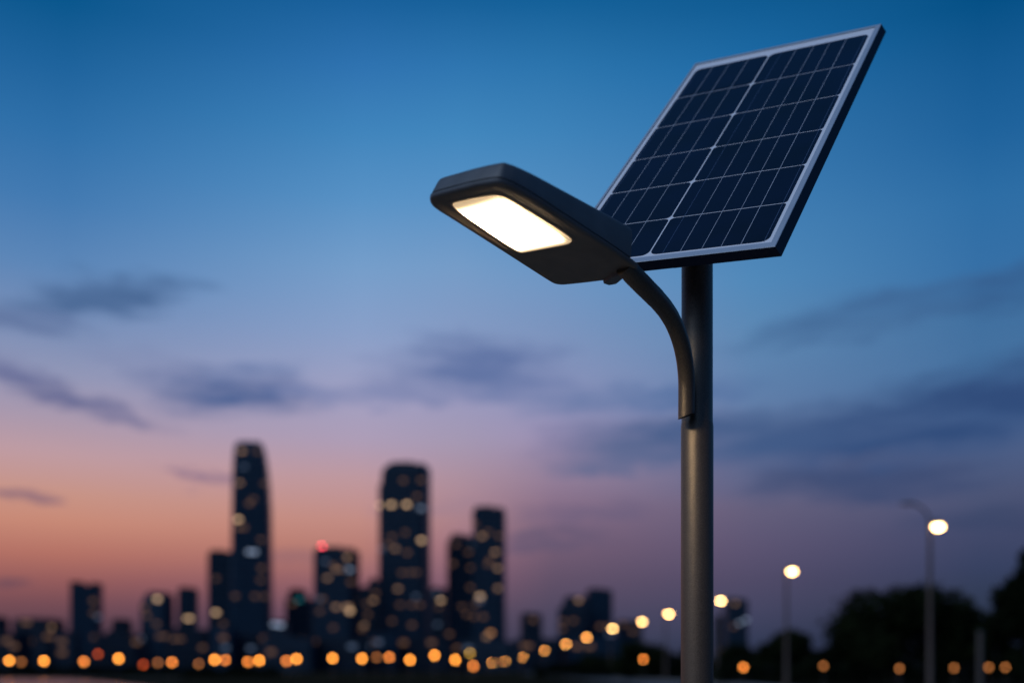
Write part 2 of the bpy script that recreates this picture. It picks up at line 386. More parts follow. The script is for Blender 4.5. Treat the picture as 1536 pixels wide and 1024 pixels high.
# slanted lower end, cut against the pole
for v in rg[-1]: v.co.z += (v.co.x - path[-1].x)*.35
obj('arm', bm, m_pole, lamp, True)
arm = lamp.children[-1]
bm = bmesh.new()
pe = path[-1]
lathe(bm, [(.0, -.02), (.012, -.02), (.012, .01), (0, .01)], 12)
for v in bm.verts: v.co = Matrix.Rotation(math.atan2(0-pe.y, 0-pe.x), 4, 'Z') @ (Matrix.Rotation(R(90), 4, 'Y') @ v.co) + Vector((pe.x*.8, pe.y*.8, pe.z+.09))
obj('clamp_bolt', bm, m_steel, arm)

# solar panel
Rm = Matrix(((0.8663167, 0.3131415, 0.3891501), (-0.4903361, 0.6816607, 0.5430555), (-0.0952151, -0.6612724, 0.7440786)))
ud, nb, vd = Rm.col[0], Rm.col[1], Rm.col[2]          # nb points to the back of the panel
PS = 1.085       # panel stands a little behind the head
PW, PH = .79282*PS, 1.74387*PS; PC = Vector((.80588*PS, 3.7325*PS, 1.98712*PS+EYE))
def Pp(u, v, d): return LI @ (PC + ud*((u-.5)*PW) + vd*((v-.5)*PH) + nb*d)
gl, gr, gb, gt = .0225, .976, .0165, .9895      # glass opening inside the frame
bm = bmesh.new()
def prect(u0, u1, v0, v1, d): return [bm.verts.new(Pp(u, v, d)) for u, v in ((u0, v0), (u1, v0), (u1, v1), (u0, v1))]
TH = .037; fl = .017/PW; UL = .009
e = .0018
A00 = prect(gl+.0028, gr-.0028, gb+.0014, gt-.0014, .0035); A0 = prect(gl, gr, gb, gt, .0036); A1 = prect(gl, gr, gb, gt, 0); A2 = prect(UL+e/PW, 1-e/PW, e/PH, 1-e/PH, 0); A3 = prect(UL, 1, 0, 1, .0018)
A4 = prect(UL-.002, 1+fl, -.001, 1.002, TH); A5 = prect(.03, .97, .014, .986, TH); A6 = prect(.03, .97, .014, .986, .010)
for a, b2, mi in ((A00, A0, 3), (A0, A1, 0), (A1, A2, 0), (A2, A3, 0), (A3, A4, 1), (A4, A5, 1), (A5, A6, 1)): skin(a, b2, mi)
bm.faces.new(A6).material_index = 2
f0 = bm.faces.new(A00); f0.material_index = 2
panel = obj('solar_panel', bm, m_alu, lamp, False, mats=[m_alu, m_side, m_sheet, m_seam])
vs_ = [.024, .1655, .317, .470, .631, .790, .957]
g_ = .0022/PH
cols_ = [(.047, .4495), (.4560, .959)]
def rounded(u0, u1, v0, v1, r, n=5, big=()):
    out = []
    for ci, (cu, cv, a0) in enumerate(((u1, v0, -90), (u1, v1, 0), (u0, v1, 90), (u0, v0, 180))):
        rr_ = big[ci] if big else r
        ru, rv = rr_/PW, rr_/PH
        cu2 = cu-ru if a0 in (-90, 0) else cu+ru; cv2 = cv-rv if a0 in (0, 90) else cv+rv
        for k in range(n+1):
            an = R(a0 + 90*k/n); out.append((cu2+ru*math.cos(an), cv2+rv*math.sin(an)))
    return out
for ci, (u0, u1) in enumerate(cols_):
    for ri in range(6):
        s = .013; r4 = [.020, .020, s, s] if ci == 0 else [s, s, .016, .016]
        if ri == 5: r4[1] = r4[2] = .030
        if ri == 0: r4[0] = r4[3] = .030
        P_ = rounded(u0, u1, vs_[ri]+g_, vs_[ri+1]-g_, s, 6, r4)
        bm = bmesh.new(); bm.faces.new([bm.verts.new(Pp(u, v, .0029)) for u, v in P_])
        obj('solar_cell', bm, m_cell, panel)
for u, w, mm in ((.061, .0011, m_busd), (.143, .0013, m_bus), (.236, .0013, m_bus), (.340, .0013, m_bus), (.516, .0012, m_busd), (.594, .0013, m_bus), (.686, .0013, m_bus), (.767, .0012, m_bus), (.849, .0015, m_bus), (.942, .0013, m_busd)):
    bm = bmesh.new(); h = w/PW/2
    bm.faces.new([bm.verts.new(Pp(*q)) for q in ((u-h, .024, .0025), (u+h, .024, .0025), (u+h, .957, .0025), (u-h, .957, .0025))])
    obj('busbar', bm, mm, panel)
# mounting bracket behind the panel and junction box
bm = bmesh.new()
pt = Vector((0, 0, 1.93))
def panel_depth_at(p):     # signed distance of a lamp-local point behind the panel face
    return (p - Pp(.5, .5, 0)).dot(nb)
MP = Matrix(((ud.x, vd.x, nb.x, 0), (ud.y, vd.y, nb.y, 0), (ud.z, vd.z, nb.z, 0), (0, 0, 0, 1)))
tp = Vector((0, 0, PTOP)); dp = panel_depth_at(tp); foot_ = tp - nb*dp       # panel-face point nearest the pole top
MP.translation = foot_
for sgn in (-1, 1):       # two rails across the back of the panel
    bm = bmesh.new(); box(bm, -.36, .36, sgn*.16-.02, sgn*.16+.02, TH, TH+.025, MP, bev=.002); obj('mounting_rail', bm, m_steel, panel)
bm = bmesh.new(); box(bm, -.03, .03, -.19, .19, TH+.025, TH+.05, MP, bev=.002)
lathe(bm, [(r1+.008, PTOP-.03), (r1+.008, PTOP+.004), (0, PTOP+.004)], 32); tube(bm, [Vector((0,0,PTOP-.03)), foot_+nb*(TH+.03)], .03, 16)
obj('mounting_bracket', bm, m_steel, lamp)
#BACKGROUND

# ================================================================== ground, water, road
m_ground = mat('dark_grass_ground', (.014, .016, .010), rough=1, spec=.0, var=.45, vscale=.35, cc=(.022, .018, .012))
m_asph = mat('asphalt', (.05, .05, .05), rough=.85, var=.2, vscale=1.5)
m_conc = mat('concrete', (.16, .15, .14), rough=.85, var=.15, vscale=.8)
m_line = mat('road_paint', (.75, .75, .72), rough=.7)
m_water = mat('river_water', (.008, .012, .02), rough=.2, spec=.12)
t = m_water.node_tree; b = t.nodes['Principled BSDF']; a_ = t.nodes.new('ShaderNodeTexCoord'); n = t.nodes.new('ShaderNodeTexNoise'); n.inputs['Scale'].default_value = .8; n.inputs['Detail'].default_value = 4
q = t.nodes.new('ShaderNodeBump'); q.inputs['Strength'].default_value = .6; q.inputs['Distance'].default_value = .15
t.links.new(a_.outputs['Object'], n.inputs['Vector']); t.links.new(n.outputs[0], q.inputs['Height']); t.links.new(q.outputs[0], b.inputs['Normal'])
def sheet(name, pts, z, m):
    return tag(raw(name, [(x, y, z) for x, y in pts], [list(range(len(pts)))], m), kind='structure')
g = 9000
sheet('ground', [(-g, -200), (g, -200), (g, g), (-g, g)], 0, m_ground)
sheet('river', [(-900, 20), (-14, 20), (-22, 70), (-70, 160), (-95, 172), (-900, 172)], .004, m_water)
m_pave = mat('pale_bounce_paving', (.22, .20, .17), rough=.85, var=.12, vscale=2)
sheet('bounce_paving', [(-12, -14), (14, -14), (14, 16), (-12, 16)], .012, m_pave)  # out of view, added to bounce lamp light onto the head's underside
# quay edge between river and far promenade
bm = bmesh.new(); box(bm, -900, -92, 172.3, 174, 0, .14)
tag(obj('quay_kerb', bm, m_conc), kind='structure')
sheet('promenade_path', [(-900, 176), (-60, 176), (-60, 184), (-900, 184)], .004, m_conc)
# row of road lamps: (px, py) of each lit head in the photo -> a straight road running away on the right
HL = 9.0
row_px = [(1407,789),(1188,856),(1081,900),(1003,920),(963,931.5),(919,942),(880,955),(849,965),(817,975),(784,985),(758,991),(738,993)]
row = []
for px, py in row_px:
    d = (HL-EYE)*F/(HY-py); d = d if d < 450 else 430 + (d-600)*.1     # the far end of the row: shorter lamps
    row.append(((px-CX)/F*d, d, EYE + (HY-py)/F*d))
cen = [(23.5, -30)] + [(x-.6, y) for x, y, _ in row[:9]]
def strip(name, off0, off1, z, m, pts=cen):
    v = [(x+off0, y, z) for x, y in pts] + [(x+off1, y, z) for x, y in pts]; n_ = len(pts)
    return tag(raw(name, v, [(i, i+1, n_+i+1, n_+i) for i in range(n_-1)], m), kind='structure')
strip('road', -9.5, -1.2, .004, m_asph)
strip('pavement', -1.0, 2.2, .12, m_conc)
bm = bmesh.new()
for (xa, ya), (xb, yb) in zip(cen, cen[1:]):
    a4 = [bm.verts.new(c) for c in ((xa-1.2, ya, 0), (xb-1.2, yb, 0), (xb-1.2, yb, .14), (xa-1.2, ya, .14), (xa-1.0, ya, .14), (xb-1.0, yb, .14))]
    bm.faces.new(a4[:4]); bm.faces.new((a4[3], a4[2], a4[5], a4[4]))
tag(obj('kerb', bm, m_conc), kind='structure')
bm = bmesh.new(); y = 8
def roadx(y, off):
    for (xa, ya), (xb, yb) in zip(cen, cen[1:]):
        if ya <= y <= yb: return xa + (xb-xa)*(y-ya)/(yb-ya) + off
    return cen[-1][0] + off
while y < 300:
    bm.faces.new([bm.verts.new((roadx(yy, o), yy, .008)) for yy, o in ((y, -5.4), (y, -5.25), (y+3, -5.25), (y+3, -5.4))]); y += 9
tag(obj('lane_marking', bm, m_line), kind='structure')

# ================================================================== lamps
def emis(name, color, strength, nee=True):
    m = mat(name, (.02, .02, .02), rough=.6, spec=.1, emit=color, estr=strength)
    if not nee:
        try: m.cycles.emission_sampling = 'NONE'
        except Exception: pass
    return m
m_iron = mat('lamp_post_iron', (.10, .085, .075), rough=.55, metal=.3)
m_post = mat('road_lamp_post', (.085, .055, .042), rough=.6)
E_near = emis('lit_road_lamp_near', (1, .60, .22), 30)
E_mid = emis('lit_road_lamp', (1, .55, .18), 34)
E_far = emis('lit_road_lamp_far', (1, .40, .085), 34)
E_or = emis('lit_orange_globe', (1, .32, .04), 16)
E_or2 = emis('lit_orange_globe_soft', (1, .28, .045), 10)
E_dim = emis('lit_dim_globe', (1, .34, .09), 2.6)
E_red = emis('lit_red_globe', (1, .14, .03), 3)
E_yel = emis('lit_yellow_globe', (1, .55, .06), 4)
def globe_lamp(px, py, d, rg, em, label, group, cat='street lamp', name='globe_lamp'):
    p = to(px, py, d)
    r_ = tag(empty(name, (p.x, p.y, 0)), label, cat, group)
    bm = bmesh.new(); h = p.z
    lathe(bm, [(rg*.75, 0), (rg*.75, .06), (rg*.32, .14), (rg*.2, .3), (rg*.17, h-rg*1.15), (rg*.45, h-rg*.98), (rg*.45, h-rg*.88), (0, h-rg*.86)], 12)
    obj('post', bm, m_iron, r_, True)
    bm = bmesh.new(); lathe(bm, [(rg*math.sin(math.pi*k/10), h - rg*math.cos(math.pi*k/10)) for k in range(11)], 20)
    obj('globe', bm, em, r_, True)
    bm = bmesh.new(); lathe(bm, [(rg*.42, h+rg*.93), (rg*.36, h+rg*1.03), (rg*.1, h+rg*1.12), (0, h+rg*1.2)], 12)
    obj('cap', bm, m_iron, r_, True)
    return r_
G1 = 'globe lamps along the far river promenade'
prom = [ # px, py, d, emission, label
 (14,990,215,E_or,'bright orange globe lamp nearest the left edge of the photo'),
 (32,992,235,E_dim,'very dim globe lamp between the two leftmost bright orange ones'),
 (66,990.5,212,E_or,'bright orange globe lamp below the low wide office block on the left'),
 (126,991.5,214,E_or2,'softer orange globe lamp at the foot of the notched tower'),
 (147,980,222,E_red,'dim dark red lamp just right of the notched tower foot'),
 (178,987,210,E_or,'bright orange globe lamp below the small block right of the notched tower'),
 (215,996,218,E_red,'red orange lamp set lowest in the left part of the promenade row'),
 (237,993,230,E_dim,'dim brownish globe lamp between the red lamp and an orange one'),
 (258,992.5,216,E_or2,'softer orange globe lamp below the chamfered block'),
 (298,995,228,E_dim,'dim globe lamp left of the pair under the tallest tower'),
 (322,988.5,211,E_or,'bright orange globe lamp left of the tallest tower foot'),
 (338,989,224,E_or2,'softer orange lamp half hidden behind its brighter left neighbour'),
 (372,992,217,E_or2,'softer orange lamp left one of the touching pair under the tallest tower'),
 (389,990,212,E_or,'bright orange lamp right one of the touching pair under the tallest tower'),
 (430,990.5,219,E_or2,'softer orange lamp, left of the pair between tallest tower and red beacon tower'),
 (445,987.5,211,E_or,'bright orange lamp, right of the pair between tallest tower and red beacon tower'),
 (499,986.5,213,E_or,'bright orange globe lamp under the tower with the red beacon'),
 (543,987,212,E_or,'bright orange globe lamp left of the second tallest tower foot'),
 (565,985,226,E_dim,'dim lamp just right of the bright one left of the second tallest tower'),
 (584,985,221,E_or2,'softer orange lamp under the left side of the second tallest tower'),
 (615,989,212,E_or,'bright orange globe lamp under the middle of the second tallest tower'),
 (652,982,214,E_or,'bright orange globe lamp right of the second tallest tower, a little higher'),
 (683,989,212,E_or,'bright orange globe lamp under the stepped tower of the right hand pair'),
 (705,979,224,E_yel,'dim yellow globe lamp above the orange one near the paired towers'),
 (710,998,220,E_or2,'softer orange lamp set lowest below the paired towers'),
]
for px, py, d, em, lb in prom: globe_lamp(px, py, d, .35, em, lb, G1)
G3 = 'low path lamps in front of the trees'
for px, py, d, em, lb in [
 (965,988,88,E_or2,'single orange path lamp low down left of the big foreground pole'),
 (1115,1000,80,E_or2,'orange path lamp first to the right of the big foreground pole'),
 (1235,998,82,E_dim,'dim orange path lamp beneath the left end of the big tree'),
 (1349,1002,80,E_dim,'dim orange path lamp beneath the middle of the big tree'),
 (1431,1001,82,E_dim,'dim orange path lamp right of the road lamp with two arms'),
 (1483,1000,81,E_dim,'dim orange path lamp just right of the short bollard post'),
 (1508,1000,80,E_dim,'faintest path lamp, last before the right edge of the photo')]:
    globe_lamp(px, py, d, .13, em, lb, G3, 'path lamp', 'path_lamp')

def road_lamp(px, py, x, y, em, label, hs=1.0, twin=False):
    r_ = tag(empty('road_lamp', (x, y, 0)), label, 'street lamp', 'road lamps receding along the right hand road')
    side = -.42
    bm = bmesh.new(); H_ = HL+.15
    lathe(bm, [(.2, .12), (.2, .3), (.14, .4), (.085, H_-.4), (.075, H_+.05), (0, H_+.08)], 14, side, 0)
    obj('post', bm, m_post, r_, True)
    bm = bmesh.new(); tube(bm, spline([(side, 0, H_-.1), (side+.12, 0, H_+.05), (side+.34, 0, H_+.1), (.1, 0, H_+.1)], 4), .04, 10); obj('lamp_arm', bm, m_post, r_, True)
    bm = bmesh.new()          # housing: flattened shell above the bowl
    lathe(bm, [(.27*hs, HL+.055), (.26*hs, HL+.09), (.2*hs, HL+.13), (0, HL+.15)], 18)
    for v in bm.verts: v.co.y *= .6
    obj('lamp_housing', bm, m_iron, r_, True)
    bm = bmesh.new()
    lathe(bm, [(.20*hs, HL+.06), (.26*hs, HL+.0), (.24*hs, HL-.08), (.15*hs, HL-.15), (0, HL-.18)], 18)
    for v in bm.verts: v.co.y *= .7
    obj('lamp_bowl', bm, em, r_, True)
    if twin:
        bm = bmesh.new()
        tube(bm, spline([(side, 0, H_-.2), (side-.06, 0, H_+.3), (side-.35, 0, H_+.75), (side-.8, 0, H_+1.0), (side-1.05, 0, H_+1.03)], 5), .055, 12)
        obj('lamp_arm', bm, m_iron, r_, True)
        bm = bmesh.new(); lathe(bm, [(0, -.07), (.14, -.06), (.30, -.01), (.26, .06), (0, .09)], 18)
        for v in bm.verts: v.co = Vector((v.co.x*1.5+side-1.15, v.co.y*.7, v.co.z+H_+1.02))
        obj('lamp_housing', bm, m_iron, r_, True)
    return r_
rl = ['nearest road lamp, lit head on its right and unlit curved arm on its left',
 'white glowing road lamp on a tall pole left of the big tree', 'white glowing road lamp touching the right side of the foreground pole',
 'pale yellow road lamp first to the left of the foreground pole', 'yellow road lamp second to the left of the foreground pole',
 'yellow road lamp in front of the right end of the two step block', 'yellow orange road lamp below the middle of the two step block',
 'orange road lamp below the left part of the two step block', 'orange road lamp below the right side of the small block standing alone',
 'orange road lamp below the left side of the small block standing alone', 'orange road lamp at the right foot of the right tower of the pair', 'orange road lamp directly under the middle of the right tower of the pair']
for i, ((px, py), (x, y, HL)) in enumerate(zip(row_px, row)):
    em = E_near if i < 3 else E_mid if i < 6 else E_far
    road_lamp(px, py, x, y, em, rl[i], 1.0 if i < 3 else 1.3 if i < 5 else 1.6 if i < 7 else 2.2, i == 0)
# short post in front of the right hand trees
bp = to(1470, 946, 46)
r_ = tag(empty('bollard_post', (bp.x, bp.y, 0)), 'short slim post standing before the dark trees at the far right', 'post')
bm = bmesh.new(); lathe(bm, [(.17, 0), (.17, .1), (.13, .14), (.12, bp.z-.1), (.14, bp.z-.08), (.14, bp.z-.02), (.09, bp.z), (0, bp.z+.02)], 16); obj('post', bm, m_iron, r_, True)

# ================================================================== buildings
def facade(name, glass, span, fh, fw):
    m = bpy.data.materials.new(name); m.use_nodes = True; t = m.node_tree; b = t.nodes['Principled BSDF']
    tcn = t.nodes.new('ShaderNodeTexCoord'); br = t.nodes.new('ShaderNodeTexBrick'); mpn = t.nodes.new('ShaderNodeMapping')
    mpn.inputs['Rotation'].default_value = (R(90), 0, 0)
    s_ = t.nodes.new('ShaderNodeSeparateXYZ'); c_ = t.nodes.new('ShaderNodeCombineXYZ'); ad_ = t.nodes.new('ShaderNodeMath')
    t.links.new(tcn.outputs['Object'], s_.inputs[0]); t.links.new(s_.outputs[0], ad_.inputs[0]); t.links.new(s_.outputs[1], ad_.inputs[1])
    t.links.new(ad_.outputs[0], c_.inputs[0]); t.links.new(s_.outputs[2], c_.inputs[1]); t.links.new(c_.outputs[0], br.inputs['Vector'])
    br.offset = 0; br.inputs['Scale'].default_value = 1; br.inputs['Brick Width'].default_value = fw; br.inputs['Row Height'].default_value = fh
    br.inputs['Mortar Size'].default_value = .35; br.inputs['Mortar Smooth'].default_value = 0
    br.inputs['Color1'].default_value = (*glass, 1); br.inputs['Color2'].default_value = (*[g_*1.8 for g_ in glass], 1); br.inputs['Mortar'].default_value = (*span, 1)
    t.links.new(br.outputs['Color'], b.inputs['Base Color'])
    mr_ = t.nodes.new('ShaderNodeMapRange'); t.links.new(br.outputs['Fac'], mr_.inputs[0]); mr_.inputs[3].default_value = .18; mr_.inputs[4].default_value = .7
    t.links.new(mr_.outputs[0], b.inputs['Roughness']); b.inputs['Specular IOR Level'].default_value = .2
    return m
FAC = [facade('dark_glass_facade', (.007, .021, .040), (.015, .034, .058), 3.6, 2.4), facade('blue_glass_facade', (.008, .026, .050), (.019, .042, .070), 4, 1.8),
       facade('stone_grid_facade', (.008, .017, .030), (.021, .031, .048), 3.3, 3.0), facade('pale_panel_facade', (.012, .026, .042), (.040, .058, .085), 3.3, 3.6)]
m_roof = mat('roof_plant', (.02, .024, .03), rough=.8); m_ledge = mat('floor_ledge', (.022, .038, .06), rough=.6)
WIN = {}
for k, (c, s_) in {'w3': ((1, .64, .36), 1.4), 'w2': ((1, .58, .34), .46), 'w1': ((1, .52, .32), .16), 'b2': ((.55, .70, 1), .6), 'b1': ((.4, .6, 1), .2), 't1': ((.06, .6, .7), .35), 'o2': ((1, .45, .15), .8)}.items():
    WIN[k] = emis('lit_window_'+k, c, s_, False)
def building(x0, x1, top, d, fac, label, yaw=0, steps=None, wins=(), nrand=0, group='city buildings on the skyline', cat='building', roof=True, base=1003, seed=0, extra=None):
    """x0,x1,top in photo pixels at distance d; steps = list of (u0,u1,v0,v1,h_scale) extra roof masses"""
    rnd = random.Random(seed or int(x0*7+top))
    cxp = (x0+x1)/2; wpx = (x1-x0)/F*d; h = to(0, top, d).z
    a = R(yaw); k = .75
    w = wpx/(math.cos(a)+k*abs(math.sin(a))); dp_ = w*k
    p = to(cxp, HY, d); cx_, cy_ = p.x, p.y
    rt = tag(empty('tower' if h > 75 else 'building', (cx_, cy_, 0), a), label, cat, group)
    # plan sections by height: (z, x0, x1, y0, y1) relative to half sizes
    prof = steps or [(0, -1, 1, -1, 1), (1, -1, 1, -1, 1)]
    bm = bmesh.new(); rings = []
    for z, a0, a1, b0, b1 in prof:
        c = .08*min(w, dp_)
        X0, X1, Y0, Y1 = a0*w/2, a1*w/2, b0*dp_/2, b1*dp_/2
        rings.append([bm.verts.new(q) for q in ((X0+c, Y0, z*h), (X1-c, Y0, z*h), (X1, Y0+c, z*h), (X1, Y1-c, z*h), (X1-c, Y1, z*h), (X0+c, Y1, z*h), (X0, Y1-c, z*h), (X0, Y0+c, z*h))])
    for r1_, r2_ in zip(rings, rings[1:]): skin(r1_, r2_, bm=bm)
    bm.faces.new(rings[-1])
    wall = obj('wall', bm, FAC[fac], rt)
    bv = BVHTree.FromPolygons([v.co for v in wall.data.vertices], [tuple(pp.vertices) for pp in wall.data.polygons])
    # floor ledges
    bm = bmesh.new(); zf = 8.0; stepf = 7.2 if h > 60 else 6.6
    def sect(z):
        zz = z/h
        for (za, *A), (zb, *B_) in zip(prof, prof[1:]):
            if za <= zz <= zb and zb > za:
                f_ = (zz-za)/(zb-za); return [p_+(q_-p_)*f_ for p_, q_ in zip(A, B_)]
        return prof[-1][1:]
    while zf < h-4:
        a0, a1, b0, b1 = sect(zf); c = .08*min(w, dp_); o = .25
        X0, X1, Y0, Y1 = a0*w/2-o, a1*w/2+o, b0*dp_/2-o, b1*dp_/2+o
        rr_ = []
        for z in (zf, zf+.5):
            rr_.append([bm.verts.new(q) for q in ((X0+c, Y0, z), (X1-c, Y0, z), (X1, Y0+c, z), (X1, Y1-c, z), (X1-c, Y1, z), (X0+c, Y1, z), (X0, Y1-c, z), (X0, Y0+c, z))])
        skin(rr_[0], rr_[1], bm=bm); bm.faces.new(rr_[0][::-1]); bm.faces.new(rr_[1]); zf += stepf
    if bm.verts: obj('floor_ledge', bm, m_ledge, rt)
    else: bm.free()
    if roof:
        a0, a1, b0, b1 = prof[-1][1:]
        bm = bmesh.new(); mx_, my_ = (a0+a1)/4*w, (b0+b1)/4*dp_; rw = (a1-a0)*w*.13
        box(bm, mx_-rw*1.6, mx_+rw*.6, my_-rw, my_+rw, h-.01, h+min(3, h*.03)); box(bm, mx_+rw*.9, mx_+rw*1.7, my_-rw*.6, my_+rw*.4, h-.01, h+min(2, h*.02))
        obj('roof_plant', bm, m_roof, rt)
    inv = Matrix.Rotation(-a, 4, 'Z') @ Matrix.Translation((-cx_, -cy_, 0))
    co = inv @ Vector((0, 0, EYE))
    lst = list(wins)
    for _ in range(nrand):
        lst.append((rnd.uniform(x0+2, x1-2), rnd.uniform(top+6, 978), rnd.choice(['w1', 'w1', 'w1', 'b1'])))
    sc_w = d/1000
    for px, py, kk in lst:
        tgt = inv @ to(px, py, d); dr = (tgt-co).normalized()
        loc, nrm, _, _ = bv.ray_cast(co, dr)
        if loc is None: continue
        if nrm.dot(dr) > 0: nrm = -nrm
        nrm.z = 0; nrm.normalize(); s_ = nrm.cross(Vector((0, 0, 1)))
        fz = 3.6; zc = round(loc.z/fz)*fz + 1.7; zc = min(zc, h-2.2) if h > 8 else loc.z
        ww, hh_ = (2.3, 1.35)
        c = Vector((loc.x, loc.y, zc)) + nrm*.12
        bm = bmesh.new()
        v8 = [c + s_*sx*ww + Vector((0, 0, sz*hh_)) + nrm*o for o in (0, -.5) for sx, sz in ((-1, -1), (1, -1), (1, 1), (-1, 1))]
        v8 = [bm.verts.new(v) for v in v8]
        for q_ in ((0,1,2,3),(0,4,5,1),(1,5,6,2),(2,6,7,3),(3,7,4,0)): bm.faces.new([v8[i] for i in q_])
        wo_ = obj('lit_window', bm, WIN[kk], rt)
    if extra: extra(rt, w, dp_, h)
    return rt
full = [(0, -1, 1, -1, 1), (1, -1, 1, -1, 1)]
def red_beacon(rt, w, dp_, h):
    bm = bmesh.new(); lathe(bm, [(.25, h), (.2, h+3.6), (0, h+3.6)], 8, -w*.36, 0); m1 = obj('beacon_mast', bm, m_roof, rt)
    bm = bmesh.new(); lathe(bm, [(1.9*math.sin(math.pi*k/8), h+3.2-1.9*math.cos(math.pi*k/8)) for k in range(9)], 16, -w*.36, -dp_*.1)
    obj('red_beacon_light', bm, emis('lit_red_beacon', (1, .05, .09), 14, False), rt, True)
building(-30, 9, 926, 820, 2, 'dark block cut by the left edge of the photo', 6, None, [], 3)
building(27, 90, 929, 780, 2, 'low wide office block at the left with two faint lit windows', -5, None, [(37,928,'w1'),(78,944,'w2'),(70,960,'w1'),(45,966,'w1')], 4)
building(108, 152, 878, 900, 1, 'narrow tower on the left with a notched top', 8, None, [(109,965,'w2'),(140,905,'w1')], 3, roof=False,
   extra=lambda rt, w, dp_, h: (lambda bm: (box(bm, -w/2, -w*.12, -dp_/2+.4, dp_/2-.4, h, h+3.2), box(bm, w*.2, w/2, -dp_/2+.4, dp_/2-.4, h, h+2.2), obj('roof_parapet', bm, m_roof, rt)))(bmesh.new()))
building(161, 200, 930, 860, 2, 'small dark block between the notched tower and the chamfered block', 10, [(0,-1,1,-1,1),(.78,-1,1,-1,1),(.8,-.6,.9,-.8,.8),(1,-.6,.9,-.8,.8)], [(172,963,'w1'),(205,962,'w1')], 3)
building(214, 258, 891, 880, 1, 'dark block with a chamfered left shoulder and one warm window near the top', -8, [(0,-1,1,-1,1),(.86,-1,1,-1,1),(1,-.65,1,-.9,.9)], [(236,900,'w3'),(235,936,'w1'),(257,965,'w1')], 4)
building(268, 297, 884, 1000, 0, 'slim dark tower behind the chamfered block with a bright doubled light', 5, None, [(281,927,'w3'),(285,929,'w3'),(282,960,'w1')], 1)
building(256, 318, 944, 840, 2, 'low dark block at the foot of the slim tower', 4, None, [(271,962,'w1')], 2)
building(313, 352, 830, 960, 0, 'plain flat topped tower joined to the left of the tallest tower', 6, None, [(324,921,'w3'),(335,935,'w1')], 2)
building(347, 408, 664, 900, 1, 'tallest tower with a curved tapering crown on the skyline', 6,
  [(0,-1,1,-1,1),(.40,-.97,1,-1,1),(.70,-.92,.97,-.97,.97),(.82,-.90,.90,-.93,.93),(.90,-.88,.80,-.88,.88),(.955,-.84,.70,-.8,.8),(.985,-.80,.62,-.7,.7),(1,-.64,.50,-.5,.5)],
  [(363,682,'w2'),(386,679,'w1'),(359,729,'w2'),(397,730,'w1'),(380,750,'w1'),(357,781,'w3'),(392,813,'w1'),(374,831,'b2'),(382,831,'b2'),(391,870,'w1'),(397,894,'w1'),(353,895,'w1'),(366,705,'b1'),(374,760,'w1'),(368,960,'w1'),(378,960,'w2')], 4, roof=False)
building(430, 469, 886, 940, 0, 'short dark block with a teal light near its top', -6, [(0,-1,1,-1,1),(.9,-1,1,-1,1),(.92,-.8,.5,-.8,.8),(1,-.8,.5,-.8,.8)], [(448,901,'t1'),(450,903,'t1'),(455,960,'w1')], 2)
building(405, 432, 932, 820, 3, 'low pale block between the tallest tower and the teal lit one', 3, None, [(412,936,'b2'),(421,937,'b2')], 1)
building(473, 538, 826, 880, 0, 'flat topped tower carrying a round red beacon', -7, None, [(488,845,'b1'),(521,840,'w2'),(505,855,'w2'),(511,857,'w2'),(524,859,'b2'),(491,870,'w2'),(484,898,'w1'),(504,915,'w2'),(519,911,'w2'),(525,920,'w3'),(523,914,'w2'),(500,946,'w1'),(480,917,'w1')], 4, extra=red_beacon)
building(539, 577, 871, 1000, 3, 'mid height block tucked between the beacon tower and the second tallest tower', 5, [(0,-1,1,-1,1),(.93,-1,1,-1,1),(.94,-.3,.8,-.8,.8),(1,-.3,.8,-.8,.8)], [(560,901,'w2'),(546,938,'w2'),(543,945,'w1'),(552,926,'w1')], 3)
building(570, 645, 700, 910, 0, 'second tallest tower with a flat top and a stepped left shoulder', -6,
  [(0,-1,1,-1,1),(.90,-1,1,-1,1),(.905,-.9,1,-1,1),(.965,-.86,1,-1,1),(.978,-.80,1,-1,1),(1,-.64,.985,-.95,.95)],
  [(569,759,'w3'),(587,758,'w3'),(610,757,'w3'),(605,722,'w1'),(632,723,'w1'),(631,767,'b2'),(634,762,'b1'),(588,805,'w1'),(608,804,'w1'),(632,813,'w3'),(593,826,'w2'),(611,832,'w1'),(581,818,'w1'),(603,860,'w1'),(615,862,'w1'),(625,859,'w1'),(597,884,'w2'),(600,910,'w1'),(618,909,'w1'),(630,912,'w1'),(588,936,'w1'),(618,937,'w1')], 4)
building(644, 672, 884, 1050, 3, 'pale blue slab between the second tallest tower and the paired towers', 4, None, [(661,902,'w3'),(653,882,'b1'),(655,890,'b1'),(656,940,'b1')], 1)
building(669, 713, 806, 930, 0, 'left tower of the right hand pair with a rounded low top', 7, [(0,-1,1,-1,1),(.96,-1,1,-1,1),(1,-.8,.9,-.85,.85)], [(684,820,'w1'),(710,818,'b1'),(679,850,'w1'),(708,852,'w1'),(706,885,'w1'),(721,896,'w3')], 5)
building(709, 759, 765, 900, 0, 'right tower of the right hand pair with a sharp flat top', -6, None, [(723,804,'w2'),(749,805,'w1'),(743,831,'w2'),(747,855,'w2'),(720,896,'w3'),(747,887,'w2'),(732,846,'w1'),(713,911,'w1'),(711,928,'w1'),(725,930,'w1'),(736,951,'o2'),(730,957,'w2')], 4)
building(780, 813, 921, 880, 2, 'small block standing alone right of the paired towers', 5, None, [(766,953,'w1'),(771,975,'w1')], 2)
building(836, 884, 897, 900, 2, 'left half of the two step block right of the paired towers', -4, [(0,-1,1,-1,1),(.85,-1,1,-1,1),(.9,-.7,1,-.9,.9),(1,-.6,1,-.9,.9)], [(842,905,'w2'),(868,896,'w2'),(860,935,'w1')], 3)
